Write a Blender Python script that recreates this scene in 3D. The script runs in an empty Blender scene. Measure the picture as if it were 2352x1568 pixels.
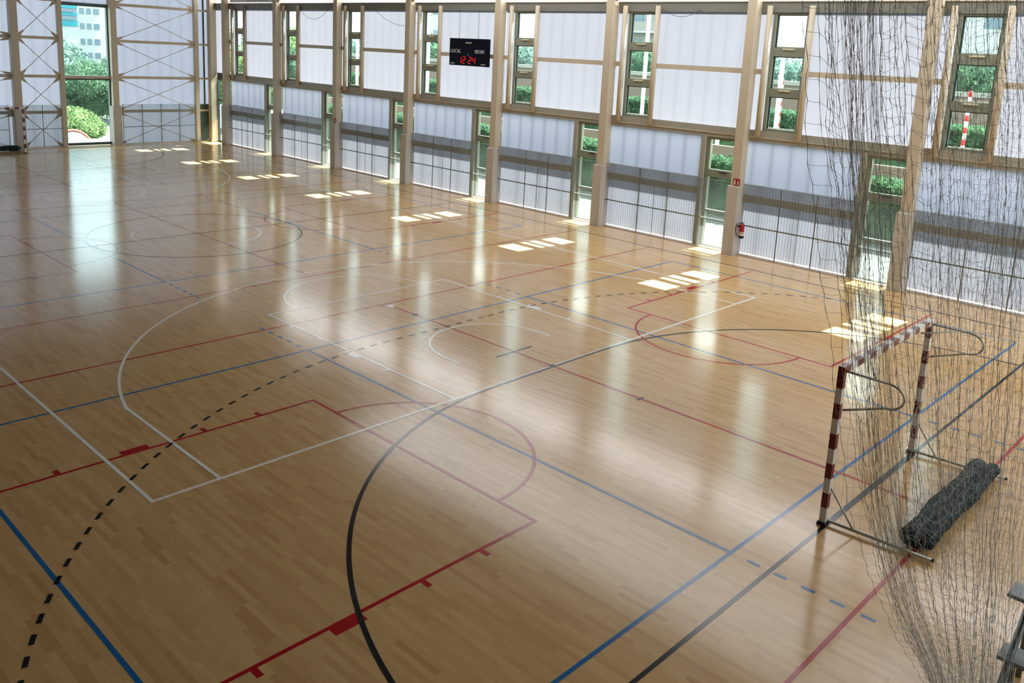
import bpy, math, random
from mathutils import Vector, Matrix
random.seed(7)
SC = bpy.context.scene
COL = SC.collection

# ------------------------------------------------------------ camera
CAM = Vector((-3.8922, 11.6548, 5.6726))
fw = Vector((0.66913832, -0.71654989, -0.19700293)).normalized()
rt = fw.cross(Vector((0, 0, 1))).normalized(); up = rt.cross(fw)
roll = 0.051
r2 = rt * math.cos(roll) + up * math.sin(roll)
u2 = -rt * math.sin(roll) + up * math.cos(roll)
cd = bpy.data.cameras.new('camera'); cam = bpy.data.objects.new('camera', cd); COL.objects.link(cam)
m = Matrix((( r2.x, u2.x, -fw.x, CAM.x), (r2.y, u2.y, -fw.y, CAM.y), (r2.z, u2.z, -fw.z, CAM.z), (0, 0, 0, 1)))
cam.matrix_world = m
cd.sensor_width = 36; cd.lens = 36 * 1983.2 / 2352
cd.shift_x = -20.7 / 2352; cd.shift_y = -262.6 / 2352
cd.clip_start = 0.05; cd.clip_end = 500
SC.camera = cam

# ------------------------------------------------------------ light
W = bpy.data.worlds.new('world'); SC.world = W; W.use_nodes = True
wn = W.node_tree; wn.nodes.clear()
bg = wn.nodes.new('ShaderNodeBackground'); wo = wn.nodes.new('ShaderNodeOutputWorld')
bg.inputs['Color'].default_value = (0.80, 0.90, 1.0, 1); bg.inputs['Strength'].default_value = 3.0
wn.links.new(bg.outputs[0], wo.inputs[0])
sd = bpy.data.lights.new('sun', 'SUN'); sd.energy = 30.0; sd.angle = 0.0093; sd.color = (1, 0.98, 0.95)
sun = bpy.data.objects.new('sun', sd); COL.objects.link(sun)
sun.rotation_euler = Vector((0.045, 0.78, -1)).to_track_quat('-Z', 'Y').to_euler()
sun.location = (0, -30, 30)
SC.view_settings.view_transform = 'Standard'; SC.view_settings.look = 'None'
SC.view_settings.exposure = 0.50; SC.view_settings.gamma = 1; SC.view_settings.use_curve_mapping = False
SC.cycles.use_denoising = True
SC.cycles.max_bounces = 10; SC.cycles.diffuse_bounces = 5; SC.cycles.transparent_max_bounces = 16
SC.cycles.sample_clamp_indirect = 8

# ------------------------------------------------------------ helpers
def srgb(r, g, b):
    f = lambda c: (c / 255 / 12.92) if c <= 10 else ((c / 255 + 0.055) / 1.055) ** 2.4
    return (f(r), f(g), f(b), 1)

class NT:
    def __init__(s, name):
        s.m = bpy.data.materials.new(name); s.m.use_nodes = True; s.t = s.m.node_tree; s.t.nodes.clear()
        s.out = s.t.nodes.new('ShaderNodeOutputMaterial')
    def n(s, typ, **kw):
        nd = s.t.nodes.new(typ)
        for k, v in kw.items():
            if k.startswith('i_'):
                key = k[2:]; key = int(key) if key.isdigit() else key.replace('_', ' ')
                sk = nd.inputs[key]
                if isinstance(v, bpy.types.NodeSocket): s.t.links.new(v, sk)
                else: sk.default_value = v
            else: setattr(nd, k, v)
        return nd
    def math(s, op, a, b=0.0):
        nd = s.t.nodes.new('ShaderNodeMath'); nd.operation = op
        for i, v in enumerate((a, b)):
            if isinstance(v, bpy.types.NodeSocket): s.t.links.new(v, nd.inputs[i])
            else: nd.inputs[i].default_value = v
        return nd.outputs[0]
    def mix(s, f, a, b):
        nd = s.t.nodes.new('ShaderNodeMix'); nd.data_type = 'RGBA'
        for i, v in ((0, f), (6, a), (7, b)):
            if isinstance(v, bpy.types.NodeSocket): s.t.links.new(v, nd.inputs[i])
            else: nd.inputs[i].default_value = v
        return nd.outputs[2]
    def end(s, sh):
        s.t.links.new(sh, s.out.inputs[0]); return s.m

def paint(name, col, rough=0.5, metal=0.0, var=0.08, scale=6.0, spec=0.5):
    k = NT(name)
    co = k.n('ShaderNodeTexCoord')
    nz = k.n('ShaderNodeTexNoise', i_Vector=co.outputs['Object'], i_Scale=scale, i_Detail=3.0)
    dark = tuple(c * (1 - var) for c in col[:3]) + (1,); lite = tuple(min(1, c * (1 + var)) for c in col[:3]) + (1,)
    c = k.mix(nz.outputs[0], dark, lite)
    p = k.n('ShaderNodeBsdfPrincipled', i_Base_Color=c, i_Roughness=rough, i_Metallic=metal)
    p.inputs['Specular IOR Level'].default_value = spec
    return k.end(p.outputs[0])

def glass(name, tint):
    k = NT(name)
    tr = k.n('ShaderNodeBsdfTransparent', i_Color=tint)
    gl = k.n('ShaderNodeBsdfGlossy', i_Color=(1, 1, 1, 1), i_Roughness=0.02)
    fr = k.n('ShaderNodeFresnel', i_IOR=1.45)
    gm = k.n('ShaderNodeNewGeometry')
    ff = k.math('MULTIPLY', fr.outputs[0], k.math('SUBTRACT', 1.0, gm.outputs['Backfacing']))
    mx = k.n('ShaderNodeMixShader', i_0=ff, i_1=tr.outputs[0], i_2=gl.outputs[0])
    return k.end(mx.outputs[0])

def poly(name, col, axis, pitch, seam=0.72, flute=0.035, clear=0.0):
    """multi-wall polycarbonate: scatters the daylight, darker seam every pitch metres, fine flutes"""
    k = NT(name)
    g = k.n('ShaderNodeNewGeometry'); sp = k.n('ShaderNodeSeparateXYZ', i_Vector=g.outputs['Position'])
    x = sp.outputs[axis]
    t = k.math('PINGPONG', x, pitch / 2)                       # 0..pitch/2
    t = k.math('DIVIDE', t, pitch / 2)
    s = k.math('POWER', t, 4.0)
    nz = k.n('ShaderNodeTexNoise', i_Vector=g.outputs['Position'], i_Scale=0.7, i_Detail=2.0)
    fl = k.math('MULTIPLY', k.math('SINE', k.math('MULTIPLY', x, 6.2832 / flute), 0), 0.015)
    a = k.math('SUBTRACT', 1.0, k.math('MULTIPLY', s, 1 - seam))
    a = k.math('ADD', k.math('MULTIPLY', a, k.math('ADD', 0.95, k.math('MULTIPLY', nz.outputs[0], 0.1))), fl)
    c = k.n('ShaderNodeMix', data_type='RGBA', blend_type='MULTIPLY', i_0=1.0)
    c.inputs[6].default_value = col
    k.t.links.new(k.n('ShaderNodeCombineColor', i_Red=a, i_Green=a, i_Blue=a).outputs[0], c.inputs[7])
    tl = k.n('ShaderNodeBsdfTranslucent', i_Color=c.outputs[2])
    df = k.n('ShaderNodeBsdfDiffuse', i_Color=tuple(v * 0.7 for v in col[:3]) + (1,))
    gl = k.n('ShaderNodeBsdfGlossy', i_Roughness=0.25)
    m1 = k.n('ShaderNodeMixShader', i_0=0.25, i_1=tl.outputs[0], i_2=df.outputs[0])
    m2 = k.n('ShaderNodeMixShader', i_0=0.04, i_1=m1.outputs[0], i_2=gl.outputs[0])
    if clear:
        tr = k.n('ShaderNodeBsdfTransparent', i_Color=(0.9, 0.95, 1, 1))
        m2 = k.n('ShaderNodeMixShader', i_0=clear, i_1=m2.outputs[0], i_2=tr.outputs[0])
    return k.end(m2.outputs[0])

def guard_mat():
    """clear corrugated plastic guard sheet: mostly see-through, one dark line per flute"""
    k = NT('guard_sheet')
    g = k.n('ShaderNodeNewGeometry'); sp = k.n('ShaderNodeSeparateXYZ', i_Vector=g.outputs['Position'])
    x = k.math('ADD', sp.outputs[0], sp.outputs[1])
    t = k.math('DIVIDE', k.math('PINGPONG', x, 0.045), 0.045)
    ln = k.math('GREATER_THAN', t, 0.80)
    c = k.mix(ln, (0.83, 0.85, 0.85, 1), (0.48, 0.51, 0.52, 1))
    tr = k.n('ShaderNodeBsdfTransparent', i_Color=c)
    df = k.n('ShaderNodeBsdfDiffuse', i_Color=(0.45, 0.46, 0.48, 1))
    tl = k.n('ShaderNodeBsdfTranslucent', i_Color=(0.5, 0.5, 0.52, 1))
    m1 = k.n('ShaderNodeMixShader', i_0=0.5, i_1=df.outputs[0], i_2=tl.outputs[0])
    m2 = k.n('ShaderNodeMixShader', i_0=0.14, i_1=tr.outputs[0], i_2=m1.outputs[0])
    gl = k.n('ShaderNodeBsdfGlossy', i_Roughness=0.15)
    m3 = k.n('ShaderNodeMixShader', i_0=0.03, i_1=m2.outputs[0], i_2=gl.outputs[0])
    return k.end(m3.outputs[0])

FL_ROUGH = 0.15
def floor_mat():
    k = NT('maple_floor')
    g = k.n('ShaderNodeNewGeometry'); sp = k.n('ShaderNodeSeparateXYZ', i_Vector=g.outputs['Position'])
    X, Y = sp.outputs[0], sp.outputs[1]
    row = k.math('FLOOR', k.math('DIVIDE', Y, 0.07))
    wr = k.n('ShaderNodeTexWhiteNoise', noise_dimensions='1D', i_W=row)
    xx = k.math('ADD', k.math('DIVIDE', X, 0.62), k.math('MULTIPLY', wr.outputs[0], 9.0))
    cell = k.math('FLOOR', xx)
    cv = k.n('ShaderNodeCombineXYZ', i_X=cell, i_Y=row, i_Z=0.0)
    wc = k.n('ShaderNodeTexWhiteNoise', noise_dimensions='3D', i_Vector=cv.outputs[0])
    rp = k.n('ShaderNodeValToRGB', i_Fac=wc.outputs[0])
    el = rp.color_ramp.elements
    el[0].position = 0.0; el[0].color = (0.56, 0.33, 0.130, 1)
    el[1].position = 1.0; el[1].color = (0.73, 0.48, 0.22, 1)
    for p, c in ((0.07, (0.61, 0.37, 0.150, 1)), (0.3, (0.66, 0.41, 0.175, 1)), (0.7, (0.70, 0.445, 0.193, 1))):
        e = el.new(p); e.color = c
    mp = k.n('ShaderNodeMapping', i_Vector=g.outputs['Position']); mp.inputs['Scale'].default_value = (2.2, 26, 1)
    nz = k.n('ShaderNodeTexNoise', i_Vector=mp.outputs[0], i_Scale=1.6, i_Detail=5.0, i_Roughness=0.65)
    c = k.mix(k.math('MULTIPLY', nz.outputs[0], 0.40), rp.outputs[0], (0.36, 0.19, 0.075, 1))
    mp2 = k.n('ShaderNodeMapping', i_Vector=g.outputs['Position']); mp2.inputs['Scale'].default_value = (1.0, 5, 1)
    nk = k.n('ShaderNodeTexNoise', i_Vector=mp2.outputs[0], i_Scale=5.0, i_Detail=3.0)
    knot = k.n('ShaderNodeMapRange', i_Value=nk.outputs[0], i_1=0.66, i_2=0.80, i_3=0.0, i_4=0.45)
    c = k.mix(knot.outputs[0], c, (0.26, 0.13, 0.05, 1))
    rn = k.n('ShaderNodeTexNoise', i_Vector=g.outputs['Position'], i_Scale=1.3, i_Detail=4.0)
    ro = k.math('ADD', FL_ROUGH - 0.02, k.math('MULTIPLY', rn.outputs[0], 0.05))
    mp3 = k.n('ShaderNodeMapping', i_Vector=g.outputs['Position']); mp3.inputs['Scale'].default_value = (1.6, 14.3, 1)
    bn = k.n('ShaderNodeTexNoise', i_Vector=mp3.outputs[0], i_Scale=1.0, i_Detail=1.0)
    bp = k.n('ShaderNodeBump', i_Height=bn.outputs[0], i_Strength=0.006, i_Distance=0.01)
    p = k.n('ShaderNodeBsdfPrincipled', i_Base_Color=c, i_Roughness=ro, i_Normal=bp.outputs[0])
    p.inputs['Specular IOR Level'].default_value = 0.5
    return k.end(p.outputs[0])

def line_mat(name, col):
    k = NT(name)
    g = k.n('ShaderNodeNewGeometry')
    mp = k.n('ShaderNodeMapping', i_Vector=g.outputs['Position']); mp.inputs['Scale'].default_value = (1.0, 8, 1)
    nz = k.n('ShaderNodeTexNoise', i_Vector=mp.outputs[0], i_Scale=3.0, i_Detail=4.0)
    c = k.mix(nz.outputs[0], tuple(v * 0.85 for v in col[:3]) + (1,), tuple(min(1, v * 1.12) for v in col[:3]) + (1,))
    p = k.n('ShaderNodeBsdfPrincipled', i_Base_Color=c, i_Roughness=FL_ROUGH)
    p.inputs['Specular IOR Level'].default_value = 0.5
    return k.end(p.outputs[0])

def leaf_mat(name, a, b, tr=0.35):
    k = NT(name)
    g = k.n('ShaderNodeNewGeometry')
    nz = k.n('ShaderNodeTexNoise', i_Vector=g.outputs['Position'], i_Scale=1.1, i_Detail=6.0, i_Roughness=0.7)
    mr = k.n('ShaderNodeMapRange', i_Value=nz.outputs[0], i_1=0.35, i_2=0.65)
    c = k.mix(mr.outputs[0], a, b)
    d = k.n('ShaderNodeBsdfDiffuse', i_Color=c); t = k.n('ShaderNodeBsdfTranslucent', i_Color=c)
    mx = k.n('ShaderNodeMixShader', i_0=tr, i_1=d.outputs[0], i_2=t.outputs[0])
    return k.end(mx.outputs[0])

def emit(name, col, s):
    k = NT(name); e = k.n('ShaderNodeEmission', i_Color=col, i_Strength=s); return k.end(e.outputs[0])

def clear(name):
    k = NT(name); t = k.n('ShaderNodeBsdfTransparent', i_Color=(0.99, 0.99, 0.99, 1)); return k.end(t.outputs[0])

M = dict(
    clear=clear('clear_outer_skin'),
    floor=floor_mat(),
    black=line_mat('black_line_paint', (0.012, 0.015, 0.020, 1)),
    white=line_mat('white_line_paint', (0.92, 0.88, 0.80, 1)),
    red=line_mat('red_line_paint', (0.42, 0.006, 0.012, 1)),
    blue=line_mat('blue_line_paint', (0.010, 0.13, 0.36, 1)),
    steel=paint('cream_steel_paint', (0.55, 0.465, 0.34, 1), 0.42),
    steel_dk=paint('grey_beige_steel_paint', (0.36, 0.34, 0.28, 1), 0.45),
    beam_dk=paint('grey_top_beam_paint', (0.20, 0.195, 0.165, 1), 0.45),
    frame=paint('window_frame_paint', (0.24, 0.25, 0.19, 1), 0.45),
    seal=paint('dark_seal', (0.03, 0.035, 0.035, 1), 0.5),
    darkframe=paint('dark_green_grey_frame', (0.035, 0.06, 0.06, 1), 0.4),
    plaster=paint('column_plaster', (0.51, 0.465, 0.405, 1), 0.85, scale=14),
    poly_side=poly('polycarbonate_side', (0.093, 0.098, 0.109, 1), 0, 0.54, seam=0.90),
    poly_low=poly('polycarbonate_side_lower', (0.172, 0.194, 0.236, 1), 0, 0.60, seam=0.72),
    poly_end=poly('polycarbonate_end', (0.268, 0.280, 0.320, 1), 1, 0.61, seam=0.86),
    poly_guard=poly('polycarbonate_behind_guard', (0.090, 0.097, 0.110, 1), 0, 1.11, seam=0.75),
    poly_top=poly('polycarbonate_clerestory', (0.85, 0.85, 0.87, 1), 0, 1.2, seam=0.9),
    poly_canopy=poly('polycarbonate_canopy', (0.92, 0.92, 0.92, 1), 0, 0.6, seam=0.9),
    poly_near_fill=poly('added_near_fill_sheet', (0.90, 0.88, 0.84, 1), 1, 0.6, seam=0.9),  # for the added panel that lights the near right floor
    poly_left_fill=poly('added_left_fill_sheet', (0.05, 0.05, 0.05, 1), 0, 0.6, seam=0.9),  # for the added panel that gives ambient light from the left
    poly_roof_fill=poly('added_roof_fill_sheet', (0.32, 0.32, 0.32, 1), 0, 1.2, seam=1.0),  # for the added roof glazing, set by how much light it gives
    glass=glass('green_tinted_glass', (0.88, 0.965, 0.935, 1)),
    glass2=glass('end_window_glass', (0.86, 0.95, 0.93, 1)),
    guard=guard_mat(),
    wall=paint('painted_concrete', (0.20, 0.18, 0.15, 1), 0.8),
    ceil=paint('ceiling_board', (0.11, 0.10, 0.085, 1), 0.8),
    trim=paint('sun_leak_floor_trim', (0.80, 0.70, 0.64, 1), 0.5),  # pale tone paints in the sunlight line at the wall foot
    net=paint('net_cord', (0.70, 0.70, 0.66, 1), 0.8, var=0.2, scale=30),
    gnet=paint('goal_net_cord', (0.66, 0.66, 0.60, 1), 0.8),
    post_red=paint('post_red', (0.14, 0.006, 0.010, 1), 0.35),
    post_white=paint('post_white', (0.74, 0.72, 0.70, 1), 0.35),
    tube=paint('galvanised_tube', (0.50, 0.48, 0.40, 1), 0.35, metal=0.3),
    rubber=paint('black_rubber', (0.012, 0.014, 0.016, 1), 0.6),
    bag=paint('dark_teal_vinyl', (0.005, 0.016, 0.023, 1), 0.7, var=0.3, spec=0.15),
    grey=paint('grey_powder_coat', (0.27, 0.295, 0.305, 1), 0.5),
    grey_dk=paint('blue_grey_tube', (0.17, 0.20, 0.22, 1), 0.35, metal=0.4),
    sb=paint('black_scoreboard', (0.003, 0.004, 0.010, 1), 0.5, spec=0.1),
    sbtxt=paint('printed_grey_lettering', (0.50, 0.50, 0.46, 1), 0.6),
    led=emit('red_led', (1.0, 0.02, 0.02, 1), 0.9),
    redsign=paint('red_sign', (0.30, 0.012, 0.012, 1), 0.5),
    cream=paint('cream_print', (0.72, 0.64, 0.48, 1), 0.5),
    ext_red=paint('extinguisher_red', (0.42, 0.010, 0.018, 1), 0.25),
    signwhite=paint('banner_white', (0.86, 0.87, 0.9, 1), 0.6),
    signtxt=paint('banner_lettering', (0.35, 0.33, 0.42, 1), 0.6),
    cable=paint('dark_cable', (0.10, 0.10, 0.11, 1), 0.5),
    ground=paint('paving', (0.15, 0.155, 0.14, 1), 0.9, scale=1.0),
    hedge=leaf_mat('hedge_leaves', (0.05, 0.10, 0.06, 1), (0.14, 0.24, 0.13, 1)),
    tree=leaf_mat('tree_leaves', (0.05, 0.10, 0.065, 1), (0.14, 0.22, 0.13, 1)),
    tree2=leaf_mat('light_tree_leaves', (0.10, 0.16, 0.06, 1), (0.24, 0.32, 0.14, 1)),
    tree3=leaf_mat('blue_green_leaves', (0.07, 0.12, 0.10, 1), (0.20, 0.28, 0.235, 1)),
    bark=paint('bark', (0.12, 0.09, 0.06, 1), 0.9),
    bwhite=paint('building_white', (0.46, 0.47, 0.455, 1), 0.8, scale=0.3),
    bbeige=paint('building_beige', (0.30, 0.28, 0.25, 1), 0.8, scale=0.3),
    bbrick=paint('brown_brick', (0.20, 0.14, 0.11, 1), 0.9, scale=2),
    bpink=paint('pink_render', (0.34, 0.22, 0.18, 1), 0.9, scale=1),
    bglass=paint('building_window', (0.14, 0.19, 0.22, 1), 0.2),
    teal=paint('teal_panel', (0.02, 0.26, 0.32, 1), 0.5),
    pole=paint('white_pole', (0.86, 0.86, 0.84, 1), 0.4),
    polered=paint('red_pole_stripe', (0.60, 0.03, 0.03, 1), 0.4),
    dome=paint('pale_blue_canvas', (0.10, 0.19, 0.36, 1), 0.5),
    orange=paint('orange_trim', (0.70, 0.16, 0.05, 1), 0.5),
    asphalt=paint('dark_gate', (0.10, 0.11, 0.12, 1), 0.8),
)

class MB:
    def __init__(s): s.v = []; s.f = []; s.mi = []; s.mats = []; s.sm = []
    def mat(s, m):
        if m not in s.mats: s.mats.append(m)
        return s.mats.index(m)
    def add(s, vs, fs, m, smooth=False):
        b = len(s.v); s.v += [tuple(v) for v in vs]; k = s.mat(m)
        for f in fs: s.f.append(tuple(b + i for i in f)); s.mi.append(k); s.sm.append(smooth)
        return s
    def box(s, x0, x1, y0, y1, z0, z1, m):
        x0, x1 = sorted((x0, x1)); y0, y1 = sorted((y0, y1)); z0, z1 = sorted((z0, z1))
        vs = [(x0,y0,z0),(x1,y0,z0),(x1,y1,z0),(x0,y1,z0),(x0,y0,z1),(x1,y0,z1),(x1,y1,z1),(x0,y1,z1)]
        return s.add(vs, [(0,3,2,1),(4,5,6,7),(0,1,5,4),(1,2,6,5),(2,3,7,6),(3,0,4,7)], m)
    def panel(s, x0, x1, y0, y1, z0, z1, m, face):
        """sheet with real thickness: the scattering skin on one face, clear skin on the others"""
        x0, x1 = sorted((x0, x1)); y0, y1 = sorted((y0, y1)); z0, z1 = sorted((z0, z1))
        vs = [(x0,y0,z0),(x1,y0,z0),(x1,y1,z0),(x0,y1,z0),(x0,y0,z1),(x1,y0,z1),(x1,y1,z1),(x0,y1,z1)]
        fs = {'-z': (0,3,2,1), '+z': (4,5,6,7), '-y': (0,1,5,4), '+x': (1,2,6,5), '+y': (2,3,7,6), '-x': (3,0,4,7)}
        s.add(vs, [fs.pop(face)], m); return s.add(vs, list(fs.values()), M['clear'])
    def bbox(s, x0, x1, y0, y1, z0, z1, m, b=0.01):
        """box with chamfered vertical edges and top"""
        x0, x1 = sorted((x0, x1)); y0, y1 = sorted((y0, y1))
        pr = [(x0+b,y0),(x1-b,y0),(x1,y0+b),(x1,y1-b),(x1-b,y1),(x0+b,y1),(x0,y1-b),(x0,y0+b)]
        cx, cy = (x0+x1)/2, (y0+y1)/2
        ins = [(cx+(x-cx)*(1-2*b/(x1-x0)), cy+(y-cy)*(1-2*b/(y1-y0))) for x, y in pr]
        vs = [(x,y,z0) for x,y in pr]+[(x,y,z1-b) for x,y in pr]+[(x,y,z1) for x,y in ins]
        fs = [tuple(range(7,-1,-1)), tuple(range(16,24))]
        for a in (0,8):
            for i in range(8): j=(i+1)%8; fs.append((a+i,a+j,a+8+j,a+8+i))
        return s.add(vs, fs, m)
    def tube(s, pts, r, m, n=8, smooth=True, cap=True, radii=None, closed=False):
        pts = [Vector(p) for p in pts]; vs = []; N = len(pts); pn = None
        for i, p in enumerate(pts):
            if closed: d = pts[(i+1)%N]-pts[i-1]
            else: d = (pts[min(i+1,N-1)]-pts[max(i-1,0)])
            if d.length < 1e-9: d = Vector((0,0,1))
            d.normalize()
            if pn is None:
                a = Vector((0,0,1)) if abs(d.z) < 0.9 else Vector((1,0,0)); pn = d.cross(a).normalized()
            else:
                pn = (pn - d*pn.dot(d))
                if pn.length < 1e-6: pn = d.orthogonal()
                pn.normalize()
            q = d.cross(pn); rr = radii[i] if radii else r
            for k in range(n):
                a = 2*math.pi*k/n; vs.append(p + pn*(rr*math.cos(a)) + q*(rr*math.sin(a)))
        fs = []
        for i in range(N if closed else N-1):
            j = (i+1)%N
            for k in range(n): l=(k+1)%n; fs.append((i*n+k,i*n+l,j*n+l,j*n+k))
        if cap and not closed: fs += [tuple(range(n-1,-1,-1)), tuple(range((N-1)*n, N*n))]
        return s.add(vs, fs, m, smooth)
    def build(s, name, parent=None, loc=None):
        me = bpy.data.meshes.new(name)
        if loc is not None: s.v = [(a-loc[0], b-loc[1], c-loc[2]) for a,b,c in s.v]
        me.from_pydata(s.v, [], s.f)
        for mm in s.mats: me.materials.append(mm)
        me.polygons.foreach_set('material_index', s.mi); me.polygons.foreach_set('use_smooth', s.sm)
        me.update()
        o = bpy.data.objects.new(name, me); COL.objects.link(o)
        if loc is not None: o.location = loc
        if parent is not None:
            o.parent = parent
            if loc is None: o.location = (0, 0, 0) if parent.parent is not None else tuple(-c for c in parent.location)
        return o

def thing(name, label, cat, loc=(0,0,0), group=None):
    o = bpy.data.objects.new(name, None); COL.objects.link(o); o.location = loc
    o.empty_display_size = 0.2
    o['label'] = label; o['category'] = cat
    if group: o['group'] = group
    return o
def tag(o, label, cat, group=None):
    o['label'] = label; o['category'] = cat
    if group: o['group'] = group
    return o
def struct(o): o['kind'] = 'structure'; return o
def text(body, size, m, loc, parent, name='lettering', depth=0.004, align='CENTER', sx=1.0, extra=0.0):
    """lettering facing +y (read from inside the hall)"""
    cu = bpy.data.curves.new('tmp', 'FONT'); cu.body = body; cu.size = size; cu.extrude = depth
    cu.align_x = align; cu.offset = extra
    t = bpy.data.objects.new('tmp', cu); COL.objects.link(t)
    dg = bpy.context.evaluated_depsgraph_get(); me = bpy.data.meshes.new_from_object(t.evaluated_get(dg))
    bpy.data.objects.remove(t); bpy.data.curves.remove(cu)
    me.transform(Matrix.Diagonal((sx, 1, 1, 1)))
    me.transform(Matrix.Rotation(math.pi, 4, 'Z') @ Matrix.Rotation(math.pi/2, 4, 'X'))
    me.materials.clear(); me.materials.append(m); me.name = name
    o = bpy.data.objects.new(name, me); COL.objects.link(o)
    o.parent = parent; o.location = Vector(loc) - parent.location
    return o

# ------------------------------------------------------------ room shell
WY = -11.8           # inner face of the long glazed wall
EX = 42.0            # inner face of the end wall
X0, Y1, ZC = -9.0, 15.0, 9.4
SKX = 23.0
SKY1 = -7.0          # added roof glazing, out of view, runs from the window wall to here
fl = struct(MB().box(X0, EX+0.1, WY-0.3, Y1, -0.12, 0, M['floor']).build('floor'))
rf = MB().box(X0, EX+0.3, WY-0.6, -11.0, ZC, ZC+0.2, M['ceil']).box(X0, EX+0.3, SKY1, Y1, ZC, ZC+0.2, M['ceil'])
rf = struct(rf.build('ceiling'))
MB().box(SKX, EX+0.3, -11.0, SKY1, ZC, ZC+0.2, M['ceil']).build('roof_deck', rf)
MB().panel(X0, SKX, -11.0, SKY1, ZC+.05, ZC+.09, M['poly_roof_fill'], '-z').build('added_roof_glazing', rf)  # unseen glazing, added to brighten the floor below
struct(MB().box(X0, EX, Y1, Y1+0.2, 0, 3.2, M['wall']).panel(X0, EX, Y1, Y1+0.05, 3.2, ZC, M['poly_left_fill'], '-y').build('wall_left'))  # translucent upper panel is unseen, added for ambient light
struct(MB().box(X0-0.2, X0, WY-0.3, Y1+0.2, 0, 3.0, M['wall']).box(X0-0.2, X0, 4.0, Y1+0.2, 3.0, ZC, M['wall']).panel(X0-0.05, X0, WY-0.3, 4.0, 3.0, ZC, M['poly_near_fill'], '+x').build('wall_near'))  # translucent panel is unseen, added to light the goal end
struct(MB().box(-120, 46, -160, 120, -0.3, -0.13, M['ground']).box(46, 240, -160, -30, -0.3, -0.13, M['ground']).box(46, 240, -30, 120, -3.3, -3.0, M['ground']).build('ground'))

# ------------------------------------------------------------ court lines (painted on the floor, parts of it)
NSTRIP = [0]
def strip(b, p, q, w, m, z):
    NSTRIP[0] += 1; z += 0.00002*(NSTRIP[0] % 9)
    p, q = Vector((p[0], p[1])), Vector((q[0], q[1])); d = (q-p).normalized(); n = Vector((-d.y, d.x))*(w/2)
    vs = [(*(p+n), z), (*(p-n), z), (*(q-n), z), (*(q+n), z)]
    b.add(vs, [(0,1,2,3)], m)
def arc(b, c, r, a0, a1, w, m, z, n=64):
    vs = []; fs = []
    for i in range(n+1):
        a = math.radians(a0+(a1-a0)*i/n)
        for rr in (r, r-w): vs.append((c[0]+rr*math.cos(a), c[1]+rr*math.sin(a), z))
        if i: fs.append((2*i-2, 2*i-1, 2*i+1, 2*i))
    b.add(vs, fs, m)
def dashes(b, pts, on, off, w, m, z):
    """dash along a polyline"""
    acc = 0; seg = []; L = on+off
    P = [Vector(p) for p in pts]
    cum = [0]
    for i in range(1, len(P)): cum.append(cum[-1]+(P[i]-P[i-1]).length)
    def at(s):
        for i in range(1, len(P)):
            if s <= cum[i]: return P[i-1].lerp(P[i], (s-cum[i-1])/(cum[i]-cum[i-1]))
        return P[-1]
    s = off*0.5
    while s+on < cum[-1]: strip(b, at(s), at(s+on), w, m, z); s += L
ZB, ZW, ZR, ZU = 0.0030, 0.0024, 0.0018, 0.0012
K, Wt, Rd, Bl = M['black'], M['white'], M['red'], M['blue']
SR, SL = -10.2, 10.1
b = MB()                                                   # handball / futsal, black
for y in (SR, SL): strip(b, (0, y), (40, y), .05, K, ZB)
strip(b, (20, SR), (20, SL), .05, K, ZB)
arc(b, (20, 0), 3.0, 0, 360, .05, K, ZB, 96)
for gx, sg in ((0, 1), (40, -1)):
    strip(b, (gx, SR), (gx, -1.5), .05, K, ZB); strip(b, (gx, 1.5), (gx, SL), .05, K, ZB)
    strip(b, (gx, -1.5), (gx, 1.5), .08, K, ZB)
    strip(b, (gx+sg*5.975, -1.5), (gx+sg*5.975, 1.5), .05, K, ZB)
    a = (0, 90) if sg > 0 else (180, 90)
    arc(b, (gx, 1.5), 6, a[0], a[1], .055, K, ZB)
    arc(b, (gx, -1.5), 6, -a[0], -a[1], .055, K, ZB)
    strip(b, (gx+sg*6.02, -.06), (gx+sg*6.02, .06), .10, K, ZB+.0001)
    strip(b, (gx+sg*7, -.5), (gx+sg*7, .5), .05, K, ZB)
    strip(b, (gx+sg*4, -.08), (gx+sg*4, .08), .05, K, ZB)
    arc(b, (gx+sg*10, 0), .07, 0, 360, .07, K, ZB, 20)
    pts = []
    for i in range(81):
        t = math.radians(-90+90*i/80); pts.append((gx+sg*8.98*math.cos(t), -1.5+8.98*math.sin(t)))
    for i in range(81):
        t = math.radians(90*i/80); pts.append((gx+sg*8.98*math.cos(t), 1.5+8.98*math.sin(t)))
    pts = [p for p in pts if SR < p[1] < SL-0.35]
    dashes(b, [Vector(p) for p in pts], .155, .165, .05, K, ZB)
b.build('handball_court_line', fl)
b = MB()                                                   # basketball, white
for y in (7.5, -7.6): strip(b, (6, y), (34, y), .05, Wt, ZW)
arc(b, (20, 0), 1.8, 0, 360, .05, Wt, ZW, 72)
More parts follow.
